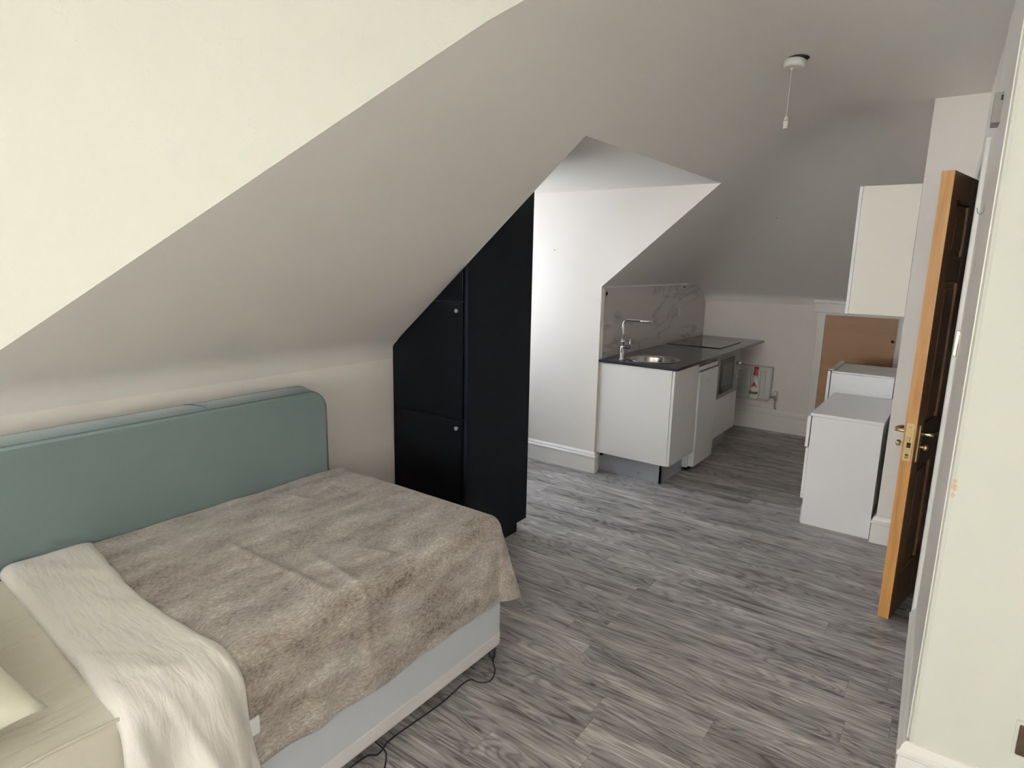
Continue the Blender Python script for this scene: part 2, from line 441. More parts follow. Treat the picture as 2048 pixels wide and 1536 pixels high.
# diagonal (splayed) dormer wall rising from the edge of the slope
w = MB(); n_ = V((.62, -.785, 0))
pts = [(x, ydiag(x), min(CZ, (dict(prof).get(x, zmain(x))))) for x in [XK, -2.4, -2.2, -2.0, -1.8, -1.6, -1.4]]
pts = [(x, ydiag(x), zmain(x)) for x in (XK, -1.4)] + [(x, ydiag(x), zceil(x, 0)) for x in (-1.3, -1.2, -1.1, -1.0, -.9, -.8, -.7, -.6)]
w.face(pts + [(-.6, ydiag(-.6), CZ+.002), (XK, ydiag(XK), CZ+.002)])
struct(w.build('wall_diagonal', M['cream']))
# left walls
w = MB(); w.box((XK-.1, ydiag(XK), 0), (XK, YA-.1, KZ-t+.01))
struct(w.build('wall_left', M['wall']))
w = MB(); w.box((-3.6, YA-.1, 0), (XK-.0, YA-.001, DZ)); w.prism([(XK, YA-.001, KZ), (XD, YA-.001, DZ), (XK, YA-.001, DZ)], (0, -.003, 0))
struct(w.build('wall_cheek_near', M['wall']))
w = MB()
w.prism([(-3.6, YB, 0), (-2.2, YB, 0), (-2.2, YB, zmain(-2.2)), (XD, YB, DZ), (-3.6, YB, DZ)], (0, .012, 0))
w.box((-2.3, YB+.012, 0), (-2.2, YF, 1.44))
wc = w.build('wall_cheek_far', M['wall']); struct(wc)
struct(MB().box((-2.3, YF, 0), (1.7, YF+.1, 1.5)).build('wall_far', M['wall']))
# dormer window wall
def window(n, axis, p, a0, a1, z0, z1, wa0, wa1, wz1, mname):
    """wall in plane axis=p with an opening a0..a1 x z0..z1, with a casement window in it"""
    def P(d, a, z): return (d, a, z) if axis == 'x' else (a, d, z)
    b = MB(); T = .1
    for (u0, u1, v0, v1) in ((wa0, a0, 0, wz1), (a1, wa1, 0, wz1), (a0, a1, 0, z0), (a0, a1, z1, wz1)):
        b.box(P(p-T, u0, v0), P(p, u1, v1))
    struct(b.build(mname, M['wall']))
    f = MB(); fw = .05
    for (u0, u1, v0, v1) in ((a0, a1, z0, z0+fw), (a0, a1, z1-fw, z1), (a0, a0+fw, z0, z1), (a1-fw, a1, z0, z1), ((a0+a1)/2-.03, (a0+a1)/2+.03, z0, z1)):
        f.box(P(p-.07, u0, v0), P(p-.02, u1, v1), .004)
    wn = f.build('window_%d' % n, M['trim']); struct(wn)
    g = MB().box(P(p-.048, a0+fw, z0+fw), P(p-.042, a1-fw, z1-fw)).build('pane', M['glass'], wn)
    MB().box(P(p-.02, a0-.04, z0-.03), P(p+.05, a1+.04, z0), .006).build('sill', M['trim'], wn)
window(1, 'x', -3.45, 2.62, 3.95, .95, 1.98, YA-.1, YB+.1, DZ+.02, 'wall_dormer')
window(2, 'y', -6.0, -2.35, .95, .75, 2.25, -2.7, 1.7, CZ, 'wall_back')
window(4, 'x', XK, -2.3, -.5, .9, 2.2, -6.1, ydiag(XK), CZ, 'wall_left_near')
window(3, 'x', 1.7, -2.6, -.6, 1.3, 2.3, -6.1, 4.1, CZ, 'wall_side')  # unseen side window, added to let fill light reach knee wall and bed
# right side
xr = lambda y: .022 - .0337*(y-2.1)
def boxq(b, q, z0, z1, bev=0):
    b.prism([(x, y, z0) for x, y in q], (0, 0, z1-z0), bev)
w = MB(); boxq(w, [(.022, 2.1), (xr(3.11), 3.11), (xr(3.11)+.1, 3.11), (.122, 2.2), (1.7, 2.2), (1.7, 2.1)], 0, CZ, .014)
wr_ = w.build('wall_right', M['creamwall']); struct(wr_)
w = MB(); boxq(w, [(xr(2.118)-.003, 2.118), (xr(3.05)-.003, 3.05), (xr(3.05)+.001, 3.05), (xr(2.118)+.001, 2.118)], 0, CZ-.001); o = w.build('trim_3', M['trim']); struct(o); o['label'] = 'white painted reveal beside the door frame'
w = MB(); boxq(w, [(xr(3.95), 3.95), (xr(4.1), 4.1), (xr(4.1)+.1, 4.1), (xr(3.95)+.1, 3.95)], 0, CZ)
boxq(w, [(xr(3.11), 3.11), (xr(3.95), 3.95), (xr(3.95)+.1, 3.95), (xr(3.11)+.1, 3.11)], 2.05, CZ)
struct(w.build('wall_doorway', M['wall']))
w = MB(); w.box((-.28, 4.1, 0), (1.7, 4.2, CZ)).box((-.28, 4.2, 0), (-.18, YF, CZ))
struct(w.build('wall_column', M['wall']))

# skirting
SK = [(0, 0), (.020, 0), (.020, .118), (.024, .124), (.024, .134), (.016, .142), (.014, .152), (.006, .164), (0, .166)]
def skirt(name, path, parts=None, prof=SK, m='trim'):
    b = MB(); b.sweep(prof, path); o = b.build(name, M[m]); struct(o); return o
skirt('baseboard_dormer', [(-2.185, 4.134), (-2.179, 4.134), (-2.179, YB-.0), (-3.44, YB)][2:] if False else [(-2.2, YB+.03), (-2.2, YB), (-3.44, YB)])
skirt('baseboard_far', [(-1.125, YF), (-2.19, YF)], prof=[(o, u*1.36) for o, u in SK])
skirt('baseboard_column', [(.0-.02, 4.1), (-.28, 4.1), (-.28, 6.39)][::-1][::-1] if False else [(-.05, 4.1), (-.28, 4.1), (-.28, 6.39)][::1]) if False else None
def skirt_r(name, path): return skirt(name, path[::-1])
skirt_r('baseboard_column', [(-.28, 6.39), (-.28, 4.1), (-.06, 4.1)])
skirt_r('baseboard_right', [(xr(3.04), 3.04), (.022, 2.1), (1.6, 2.1)])

# ------------------------------------------------------------------ door 1 (ajar) and its frame
f = MB()
for y0, y1 in ((3.11, 3.14), (3.918, 3.948)):
    boxq(f, [(xr(y0)-.0, y0), (xr(y1)-.0, y1), (xr(y1)+.11, y1), (xr(y0)+.11, y0)], 0, 2.055, .002)
boxq(f, [(xr(3.11), 3.11), (xr(3.948), 3.948), (xr(3.948)+.11, 3.948), (xr(3.11)+.11, 3.11)], 2.02, 2.05, .002)
def arch(b, y0, y1, z0, z1):
    boxq(b, [(xr(y0)-.018, y0), (xr(y1)-.018, y1), (xr(y1)+.001, y1), (xr(y0)+.001, y0)], z0, z1, .006)
arch(f, 3.045, 3.125, 0, 2.10); arch(f, 3.94, 4.02, 0, 2.10); arch(f, 3.1, 3.96, 2.03, 2.10)
fr = f.build('trim_1', M['trim']); struct(fr)
fr['label'] = 'white door frame and architrave around the wooden door'

Fp = V((-.155, 3.165, 0)); dd = V((.187, .982, 0)).normalized(); nn = V((dd.y, -dd.x, 0))
DM = Matrix(((nn.x, dd.x, 0, Fp.x), (nn.y, dd.y, 0, Fp.y), (0, 0, 1, 0), (0, 0, 0, 1)))  # local x = thickness, y = along door, z = up
def D(x, y, z): return DM @ V((x, y, z))
d = MB(); T = .044; Wd = .745; z0, z1 = .012, 2.0
st = .105
rails = [(z0, .215), (.735, .92), (1.56, 1.65), (1.89, z1)]
for a, b_ in ((0, st), (Wd/2-.05, Wd/2+.05), (Wd-st, Wd)): d.box((0, a, z0), (T, b_, z1), .0, mtx=DM)
for a, b_ in rails: d.box((.0005, .002, a), (T-.0005, Wd-.002, b_), 0, mtx=DM)
dr = d.build('door_1', M['doorface'], origin=D(0, Wd, z0)); struct(dr)
dr['label'] = 'panelled brown wooden door standing slightly ajar at the right'
MB().box((-.0015, -.004, z0), (T+.0005, .0008, z1), .0008, 1, mtx=DM).build('door_edge', M['orange'], dr, label='bright orange-brown varnished edge')
for (a, b_) in ((.215, .735), (.92, 1.56), (1.65, 1.89)):
    for (c0, c1) in ((st, Wd/2-.05), (Wd/2+.05, Wd-st)):
        p = MB(); p.box((.012, c0-.002, a-.002), (T-.012, c1+.002, b_+.002), mtx=DM)
        # raised field and moulding frame on both faces
        for sx, x0, x1 in ((1, T-.012, T-.003), (-1, .003, .012)):
            p.box((x0, c0+.035, a+.035), (x1, c1-.035, b_-.035), .006, 2, mtx=DM)
            for (q0, q1, r0, r1) in ((c0, c0+.014, a, b_), (c1-.014, c1, a, b_), (c0, c1, a, a+.014), (c0, c1, b_-.014, b_)):
                xa, xb_ = (T-.014, T+.001) if sx > 0 else (-.001, .014)
                p.box((xa, q0, r0), (xb_, q1, r1), .005, 2, mtx=DM)
        p.build('door_panel', M['doorface'], dr)
# lock and handles
lk = MB(); lk.box((.006, -.0075, .775), (T-.006, -.003, .945), .001, mtx=DM)
lk.box((.014, -.017, .865), (T-.016, -.007, .885), .002, mtx=DM)
lock = lk.build('lock_faceplate', M['brass'], dr, label='worn brass lock faceplate on the door edge')
q = MB(); q.box((.016, -.0085, .835), (T-.012, -.0075, .858), 0, mtx=DM); q.box((.016, -.0085, .787), (T-.016, -.0078, .806), 0, mtx=DM); q.build('bolt_hole', M['dark'], lock)
q = MB()
for z in (.93, .795): q.cyl(D(T/2, -.0075, z), D(T/2, -.010, z), .0055, 12)
q.build('screw', M['brasslight'], lock)
for sx in (1, -1):
    x0 = T if sx > 0 else 0.0
    h_ = MB(); h_.box((x0, .035, .765), (x0+sx*.008, .075, .935), .003, mtx=DM)
    hp = h_.build('handle_backplate', M['brass'], dr)
    l = MB(); l.cyl(D(x0+sx*.008, .055, .895), D(x0+sx*.05, .055, .895), .009, 16)
    l.tube([D(x0+sx*.046, .052, .895), D(x0+sx*.052, .075, .896), D(x0+sx*.054, .12, .893), D(x0+sx*.05, .16, .888)], .0085, 12)
    l.build('lever', M['brasslight'] if sx > 0 else M['brass'], hp)
    k = MB(); k.cyl(D(x0+sx*.008, .055, .835), D(x0+sx*.026, .055, .835), .006, 12)
    k.lathe([(.004, 0), (.013, .003), (.016, .010), (.011, .018), (.002, .021)], D(x0+sx*.022, .055, .835), nn*sx, 20)
    k.build('thumb_turn', M['brass'], hp)
for z in (.25, 1.02, 1.78):
    MB().cyl(D(-.004, Wd+.006, z-.04), D(-.004, Wd+.006, z+.04), .006, 12).build('hinge', M['brass'], dr)

# keep on the frame, hook, small box, chip
k = MB(); k.prism([(xr(3.04)-.018, 3.041, 1.27), (xr(3.04)-.006, 3.041, 1.265), (xr(3.04)-.002, 3.041, 1.365), (xr(3.04)-.014, 3.041, 1.372)], (0, -.012, 0), .002)
tag(k.build('strike_keep', M['brasslight']), 'small upright brass lock keep on the white door frame', 'lock keep')
k = MB(); y = 2.6; x = xr(y)
k.tube([(x-.001, y, 1.845), (x-.004, y-.002, 1.80), (x-.012, y-.006, 1.785), (x-.020, y-.01, 1.79), (x-.024, y-.012, 1.805)], .0014, 8)
tag(k.build('wall_hook', M['greyplastic']), 'thin wire hook on the wall strip near the top of the door', 'hook')
k = MB(); k.box((xr(2.56)-.026, 2.53, 2.055), (xr(2.56)+.001, 2.62, 2.145), .003)
bx = k.build('wall_sensor', M['greyplastic']); tag(bx, 'small grey beige box high on the right wall just below the ceiling', 'sensor')
MB().box((xr(2.56)-.008, 2.5285, 2.12), (xr(2.56)-.003, 2.5305, 2.135), 0).build('slot', M['dark'], bx)
ch = MB()
for zz, s_ in ((1.0, .012), (.975, .007), (1.018, .006)):
    pts = [(.034+s_*.8*math.cos(a)*random.uniform(.5, 1.1), 2.0993, zz+s_*math.sin(a)*random.uniform(.6, 1.2)) for a in [i*PI/5 for i in range(10)]]
    ch.prism(pts, (0, -.0006, 0))
ch.build('paint_chip', M['chip'], wr_)
# electric plate at the right frame edge
t_ = thing('wall_socket', 'dark bronze socket plate low on the cream wall at the right edge', 'socket', (.33, 2.1, .27))
MB().box((.262, 2.096, .250), (.412, 2.0999, .362), .002).build('surround', M['creamwall'], t_)
pl_ = MB().box((.270, 2.088, .260), (.404, 2.097, .352), .003).build('face_plate', M['bronze'], t_)
for x in (.30, .374): MB().box((x-.008, 2.0865, .29), (x+.008, 2.089, .30), 0).build('switch_rocker', M['dark'], pl_)

# ------------------------------------------------------------------ eaves door in the far wall
f = MB()
f.box((-1.125, YF-.022, 0), (-1.055, YF, 1.20), .004); f.box((-.475, YF-.022, 0), (-.41, YF, 1.20), .004)
f.box((-1.16, YF-.028, 1.20), (-.38, YF, 1.31), .005); f.box((-1.17, YF-.034, 1.285), (-.37, YF, 1.315), .004)
f.box((-1.06, YF-.012, 1.18), (-.47, YF, 1.2), .002)
o = f.build('trim_2', M['trim']); struct(o)
o = MB().box((-1.055, YF-.010, .01), (-.475, YF-.001, 1.19), .001).build('door_2', M['board']); struct(o); o['label'] = 'plain brown board closing the low eaves opening in the far wall'
MB().cyl((-.50, YF-.010, .98), (-.50, YF-.016, .98), .012, 14).build('hinge', M['dark'], o)

# ------------------------------------------------------------------ pull switch on the ceiling
t_ = thing('pull_switch', 'round white ceiling pull switch with a cord hanging from it', 'pull switch', (-.735, 3.03, CZ))
zz = CZ-.001
MB().lathe([(.050, 0), (.056, .004), (.050, .007)], (-.735, 3.03, zz-.007), (0, 0, 1), 32).build('mounting_hole', M['dark'], t_, label='dark gap between the switch and the ceiling')
MB().lathe([(.036, 0), (.042, .004), (.045, .012), (.045, .030), (.040, .033)], (-.737, 3.024, zz-.042), (.05, .09, 1), 40).build('switch_body', M['plastic'], t_)
MB().cyl((-.742, 3.015, zz-.043), (-.742, 3.015, zz-.050), .006, 12).build('cord_grommet', M['plastic'], t_)
MB().cyl((-.742, 3.015, zz-.05), (-.745, 3.015, 2.250), .0011, 8).build('cord', M['plastic'], t_)
MB().lathe([(.0035, 0), (.0095, .003), (.010, .03), (.008, .043), (.003, .055)][::1], (-.745, 3.015, 2.195), (0, 0, 1), 20).build('cord_pull', M['plastic'], t_)
for z_ in (2.194, 2.228): MB().cyl((-.745, 3.015, z_), (-.745, 3.015, z_+.003), .0106, 16).build('cord_pull_ring', M['greyplastic'], t_)

# ------------------------------------------------------------------ bed
BX0, BX1, BY0, BY1 = -2.33, -1.38, -.06, 1.855
bed = thing('divan_bed', 'pale blue grey divan bed with long grey teal upholstered headboard along the wall', 'bed', (-1.86, .9, 0))
MB().box((BX0+.01, BY0, .05), (BX1, BY1, .33), .012, 3).build('divan_base', M['divan'], bed)
q = MB().box((BX0+.005, BY0-.0015, .0495), (BX1+.0015, BY1+.0015, .118), .012, 2); q.build('base_lower_band', M['divanband'], bed, label='paler pinkish strip around the foot of the base')  # lower part of the base wrapped in a paler, pinker tone
for x, y in ((BX1-.024, BY1-.03), (BX1-.045, .9), (BX1-.045, .05), (BX0+.08, BY1-.05), (BX0+.08, .05)):
    w = MB(); w.lathe([(.008, -.011), (.021, -.010), (.024, 0), (.021, .010), (.008, .011)], (x+.012, y-.006, .0245), (1, .45, 0), 20)
    ca = w.build('castor_wheel', M['rubber'], bed)
    MB().box((x-.016, y-.014, .02), (x-.002, y+.012, .051), .003).cyl((x-.003, y, .03), (x-.003, y, .051), .008, 12).build('castor_fork', M['steel'], ca)
# headboard: rounded slab, boxed edge and piping
HX0, HX1 = -2.445, -2.34
def rr_outline(y0, y1, z0, z1, r, ins=0):
    p = [(y0, z0), ]
    p += [(y1-ins, z0)]
    for k in range(13):
        a = k/12*PI/2; p.append((y1-ins-(r-ins)+(r-ins)*math.cos(a), z1-ins-(r-ins)+(r-ins)*math.sin(a)))
    p.append((y0, z1-ins)); return p
hb = MB()
rows = []
for x, ins in ((HX0, .012), (HX0+.012, .0), (HX1-.014, .0), (HX1-.004, .004), (HX1, .014)):
    rows.append([(x, y, z + (.012 if x < HX0+.02 else 0)*(1 if z > .8 else 0)) for y, z in rr_outline(-.10, 1.765, .34, 1.012, .095, ins)])
vs = [[hb.bm.verts.new(p) for p in r] for r in rows]
n = len(rows[0])
for a, b_ in zip(vs, vs[1:]):
    for j in range(n):
        f_ = hb.bm.faces.new((a[j], a[(j+1) % n], b_[(j+1) % n], b_[j])); f_.smooth = True
hb.bm.faces.new(vs[0]); hb.bm.faces.new(vs[-1][::-1])
bmesh.ops.recalc_face_normals(hb.bm, faces=hb.bm.faces[:])
hbo = hb.build('headboard', M['teal'], bed)
pp = MB(); out = [(HX1-.006, y, z) for y, z in rr_outline(-.10, 1.765, .34, 1.012, .095, .003)][1:]
pp.tube(out, .0032, 8, 1)
out = [(HX0+.010, y, z+(.012 if z > .8 else 0)) for y, z in rr_outline(-.10, 1.765, .34, 1.012, .095, .002)][1:]
pp.tube(out, .0030, 8, 1)
pp.build('piping', M['tealdark'], hbo)
# loose crease where the cover overlaps on the top edge
pp = MB().tube([(HX0+.012, 1.16, 1.026), (HX0+.03, 1.19, 1.023), (HX0+.055, 1.21, 1.018), (HX0+.085, 1.215, 1.012)], .0018, 8)
pp.build('cover_seam', M['tealdark'], hbo)

# mattress with its sheet
def softbox(b, lo, hi, r, amp, nx, ny, seed):
    """top + front side + ends as one draped surface closed underneath"""
    b.box(lo, hi, r, 4)
mt = MB()
t0 = bmesh.new(); bmesh.ops.create_cube(t0, size=1)
for v in t0.verts: v.co = V((BX0+.01+(v.co.x+.5)*(BX1-.005-BX0-.01), BY0+.01+(v.co.y+.5)*(BY1-.02-BY0), .331+(v.co.z+.5)*(.605-.331)))
bmesh.ops.bevel(t0, geom=t0.edges[:], offset=.035, segments=4, profile=.5, affect='EDGES')
mt._add(t0)
mo = mt.build('mattress', M['sheet'], smooth=True); tag(mo, 'mattress under a wrinkled cream fitted sheet on the divan', 'mattress')
# a visible seam edge of the fitted sheet along the long side
MB().tube([(BX1-.006, y, .602+.002*math.sin(y*23)) for y in [BY0+.05+k*.05 for k in range(12)]], .004, 8, 2).build('sheet_hem', M['sheet'], mo)

# draping
U0 = (BX1-.045)-BX0; R_ = .055
def drape(u, v, V0, z, kmax=.3, off=0, ripple=None):
    a = u-U0; b_ = v-V0; ap, bp_ = max(a, 0), max(b_, 0)
    R = R_+off; d_ = (ap**5+bp_**5)**.2; ph = math.atan2(bp_, ap) if d_ > 1e-9 else 0
    q_ = R*PI/2
    if d_ < q_: o_ = R*math.sin(d_/R); w_ = R*(1-math.cos(d_/R)); tt = 0
    else:
        tt = d_-q_; k = .03+kmax*math.sin(2*ph)**2 if bp_ > 0 and ap > 0 else .03
        o_ = R+k*tt; w_ = R+tt*math.sqrt(1-k*k)
    rx = ripple(u, v, tt) if ripple else 0
    o_ += rx
    return V((BX0+min(u, U0)+o_*math.cos(ph), min(v, V0)+o_*math.sin(ph), z+off-w_)), tt
def nz(x, y, s=0): return noise.noise(V((x, y, s)))
def sheetgrid(us, vs_, fn, name, m, parent, solid, label=None, uvscale=1):
    b = MB(); uvl = b.bm.loops.layers.uv.new('UVMap'); G = []
    for u in us:
        G.append([(b.bm.verts.new(fn(u, v)), u, v) for v in vs_])
    for i in range(len(G)-1):
        for j in range(len(G[0])-1):
            q_ = (G[i][j], G[i+1][j], G[i+1][j+1], G[i][j+1])
            f_ = b.bm.faces.new([k_[0] for k_ in q_]); f_.smooth = True
            for lp, k_ in zip(f_.loops, q_): lp[uvl].uv = (k_[1]*uvscale, k_[2]*uvscale)
    return b.build(name, m, parent, solid=solid, thick_off=-1, smooth=True, label=label)
bl = thing('fur_blanket', 'grey brown faux fur blanket spread over the bed, white fleece side folded back', 'blanket', (-1.7, 1.3, .61))
VB = BY1-.05
CRE = [((-1.95, 1.05), (-1.40, 1.06), .008), ((-1.70, 1.18), (-1.30, 1.14), .006), ((-2.28, 1.42), (-1.98, 1.52), .005), ((-1.62, 1.30), (-1.45, 1.36), .005), ((-2.2, 1.62), (-1.95, 1.60), .005)]
def crease(x, y):
    s_ = 0
    for (a, b_, h_) in CRE:
        a = V(a); b2 = V(b_); p = V((x, y)); ab = b2-a; t1 = max(0, min(1, (p-a).dot(ab)/ab.dot(ab)))
        dd_ = (p-(a+ab*t1)).length + .004*abs(nz(x*20, y*20)); s_ += 1.5*h_*math.exp(-(dd_/.011)**2)*math.sin(PI*min(1, max(.05, t1)*.98+.02))**.5
    return s_
def fur(u, v):
    rip = lambda u_, v_, tt: tt*(.055*nz(v_*5.5, u_*1.5, 3)+.035*nz(v_*13, u_*2, 7)) if v_ < VB else tt*.03*nz(u_*6, v_*6, 4)
    p, tt = drape(u, v, VB, .613, .25, .008, rip)
    x, y = p.x, p.y
    if tt == 0 and u < U0 and v < VB:
        p.z += .005*nz(u*4, v*4, 1)+.003*nz(u*11, v*9, 2)+crease(BX0+u, v)
    else:
        p.x += .006*nz(u*9, v*9, 5)
        if v < VB: p.x += 1.4*crease(BX0+U0+.08, v)*(1 if tt < .12 else math.exp(-(tt-.12)*8))
    return p
UM = U0+R_*PI/2+.30
us = [UM*k/110 for k in range(111)]
def hemwave(v): return 0
vs_ = [.60+(VB+R_*PI/2+.27-.60)*k/125 for k in range(126)]
def fur2(u, v):
    # the hem is uneven
    s_ = 1+.035*nz(v*3.1, 0, 9)*(max(0, u-U0)/(UM-U0))
    return fur(U0+(u-U0)*s_ if u > U0 else u, v)
fo = sheetgrid(us, vs_, fur2, 'fur_side', M['fur'], bl, .007); fo.data.materials.append(M['fleece']); fo.modifiers[0].material_offset = 1
UF = UM+.02
def fleece(u, v):
    # v in 0..1 across the folded strip, widening / curving from y .47 to .77
    fy0 = .505-.045*min(1, u/U0); fy1 = .775-.06*math.sin(min(1, u/U0*1.0)*PI*.75)
    if u > U0: fy1 += .03*min(1, (u-U0)/.35)
    y = fy0+(fy1-fy0)*v
    def rip(u_, v_, tt):
        return tt*(.20*nz(v_*11+u_*1.2, u_*1.2, 12)+.12*nz(v_*24, u_*2, 13)+.07)
    e = min(v, 1-v); puff = .030*(1-(1-min(1, e/.13))**2)**.5
    p, tt = drape(u, y, 99, .603, 0, puff, rip)
    fold = .006*nz(u*3.5+v, y*8, 20)+.005*nz((u-y*1.2)*9, (u+y)*3, 21)
    if u < U0: p.z += fold + .016*max(0, nz((u*.7-y)*13, u*2.2, 23))*min(1, u/U0*1.3)
    else: p.x += fold+.020*nz((u*.4-y)*15, u*2.0, 24)+.010*nz((u*.3-y)*34, u*2.5, 25)
    return p
fl = sheetgrid([UF*k/90 for k in range(91)], [k/44 for k in range(45)], fleece, 'fleece_fold', M['fleece'], bl, .004, 'white fleece underside folded back in a band')
# care label and grey hem along the fleece edge
pts = [fleece(UF*k/60, 1.0)+V((.002, .004, .002)) for k in range(61)]
MB().tube(pts, .0035, 6, 1).build('hem_binding', M['fur'], bl)
p = fleece(U0+.23, 1.0)
MB().box((p.x-.002, p.y-.008, p.z-.03), (p.x+.010, p.y+.022, p.z+.022), .004, 3).build('care_label', M['satin'], bl, label='small white satin care label')

# pillow
pw = MB(); n_ = 36; cx, cy_, a_, b2_ = -1.77, .115, .37, .235
def pil(i, j, sgn):
    u = -1+2*i/n_; v = -1+2*j/n_
    tk = max(0, (1-abs(u)**2.6))**.55*max(0, (1-abs(v)**2.6))**.55
    pin = 1-.07*(1-abs(u)**2)*(abs(v)) - .0
    pin2 = 1-.06*(1-abs(v)**2)*(abs(u))
    x = cx+a_*u*pin2; y = cy_+b2_*v*pin
    z = .684 + sgn*(.083 if sgn > 0 else .064)*tk + .006*nz(x*9, y*9, 30)*tk
    # corner nearest the camera lifts a little
    z += .012*max(0, u)*max(0, v)
    return (x, y, z)
for sgn in (1, -1):
    G = [[pw.bm.verts.new(pil(i, j, sgn)) for j in range(n_+1)] for i in range(n_+1)]
    for i in range(n_):
        for j in range(n_):
            q_ = (G[i][j], G[i+1][j], G[i+1][j+1], G[i][j+1]); f_ = pw.bm.faces.new(q_ if sgn > 0 else q_[::-1]); f_.smooth = True
bmesh.ops.remove_doubles(pw.bm, verts=pw.bm.verts[:], dist=.0005)
tag(pw.build('pillow', M['pillow'], smooth=True), 'cream pillow lying on the near end of the mattress', 'pillow')

# cable on the floor
cb = MB()
cb.tube([(-1.415, 1.86, .030), (-1.375, 1.80, .006), (-1.33, 1.755, .004), (-1.31, 1.70, .004), (-1.335, 1.665, .004), (-1.38, 1.645, .004), (-1.375, 1.5, .004), (-1.385, 1.35, .004), (-1.39, 1.25, .004), (-1.375, 1.185, .004), (-1.40, 1.15, .004), (-1.395, 1.02, .004), (-1.345, .985, .004), (-1.31, .955, .004), (-1.335, .93, .004), (-1.42, .90, .004)], .0028, 8)
cb.tube([(-1.46, 1.22, .004), (-1.41, 1.215, .004), (-1.36, 1.205, .004), (-1.32, 1.165, .004), (-1.30, 1.13, .004), (-1.285, 1.11, .004)], .0026, 8)
tag(cb.build('power_cable', M['cable']), 'thin black cable trailing on the floor along the side of the bed', 'cable')

# ------------------------------------------------------------------ wardrobe
wd = thing('wardrobe', 'tall black wardrobe cut to the sloping ceiling beside the bed', 'wardrobe', (-2.25, 2.6, 0))
WX = -2.02; Y0 = YA+.004
MB().box((WX-.018, Y0, .065), (WX, 2.955, 2.10), .001).build('side_panel', M['black'], wd)
MB().box((-2.9, Y0+.05, 0), (WX-.012, 2.875, .066), .001).build('plinth', M['black'], wd)
MB().box((-2.9, Y0+.02, .07), (WX-.019, 2.93, 2.09)).build('carcass', M['black'], wd)
MB().box((-2.9, 2.935, .08), (-2.47, 2.953, 2.08), .001).build('door', M['blackdoor'], wd)
MB().box((-2.465, 2.935, .08), (WX-.02, 2.953, 2.08), .001).build('door', M['blackdoor'], wd)
def zcut(x): return zmain(x)-.012
xl = XK+.012; xr_ = WX-.019
def bdoor(z0, z1):
    """door polygon trimmed by the sloping ceiling"""
    pts = [(xl, z0), (xr_, z0)]
    zt = min(z1, zcut(xr_)); pts.append((xr_, zt))
    if z1 < zcut(xr_):
        xi = XK+(z1+.012-KZ)/SL
        if xi > xl: pts.append((xi, z1)); pts.append((xl, zcut(xl)))
        else: pts.append((xl, z1))
    else:
        xi = XK+(z0+.012-KZ)/SL
        if xi > xl: pts[0] = (xi, z0)
        else: pts.append((xl, zcut(xl)))
    return pts
for z0_, z1_, kz in ((.07, .788, .746), (.793, 1.398, 1.356), (1.404, 3, None)):
    b = MB(); P_ = bdoor(z0_, z1_)
    b.prism([(x, YA-.012, z) for x, z in P_], (0, .016, 0), .0012)
    o = b.build('door', M['blackdoor'], wd)
    if kz: MB().lathe([(.005, 0), (.0055, .008), (.010, .012), (.011, .018), (.006, .022)], (-2.068, YA-.012, kz), (0, -1, 0), 20).build('knob', M['knob'], o)

# ------------------------------------------------------------------ kitchen run
CX = -1.60
t_ = thing('sink_cabinet', 'white sink base cabinet with bare end panel facing the room', 'cabinet', (-1.9, 4.4, 0))
MB().box((-2.195, 4.148, .165), (CX-.021, 4.166, .872), .001).build('end_panel', M['whitedoor'], t_)
MB().box((-2.17, 4.168, .165), (CX-.022, 4.625, .17)).box((-2.17, 4.61, .165), (CX-.022, 4.628, .872)).box((-2.195, 4.168, .165), (-2.18, 4.625, .872)).build('carcass', M['white'], t_)
MB().box((CX-.019, 4.150, .168), (CX, 4.628, .868), .0015).build('door', M['whitedoor'], t_)
MB().box((-2.195, 4.215, 0), (-1.68, 4.232, .163), .001).box((-1.697, 4.215, 0), (-1.68, 4.63, .163), .001).build('plinth', M['plinth'], t_)
MB().cyl((-1.86, 4.2135, .05), (-1.86, 4.2155, .05), .004, 10).build('screw', M['dark'], t_)
MB().box((-2.185, 4.195, .13), (-2.165, 4.214, .163), .002).build('bracket', M['rubber'], t_)

t_ = thing('fridge', 'narrow white undercounter fridge between the sink cabinet and the microwave', 'fridge', (-1.85, 4.87, 0))
MB().box((-2.15, 4.66, .02), (-1.648, 5.09, .845), .004).build('body', M['fridge'], t_)
fd = MB().box((-1.645, 4.655, .035), (-1.595, 5.092, .80), .008, 3).box((-1.645, 4.655, .806), (-1.603, 5.092, .84), .006, 3).build('door', M['fridge'], t_)
MB().box((-1.598, 4.68, .798), (-1.5935, 5.07, .804), .0008).build('handle_recess', M['greyplastic'], fd)
MB().box((-1.5955, 4.86, .70), (-1.5943, 4.895, .707), 0).build('badge', M['greyplastic'], fd)
MB().box((-1.65, 5.03, .845), (-1.60, 5.075, .857), .003).build('top_hinge', M['steel'], t_)
for x, y in ((-1.67, 4.69), (-1.67, 5.06), (-2.12, 4.69), (-2.12, 5.06)):
    MB().cyl((x, y, 0), (x, y, .021), .016, 14).build('foot', M['rubber'], t_)

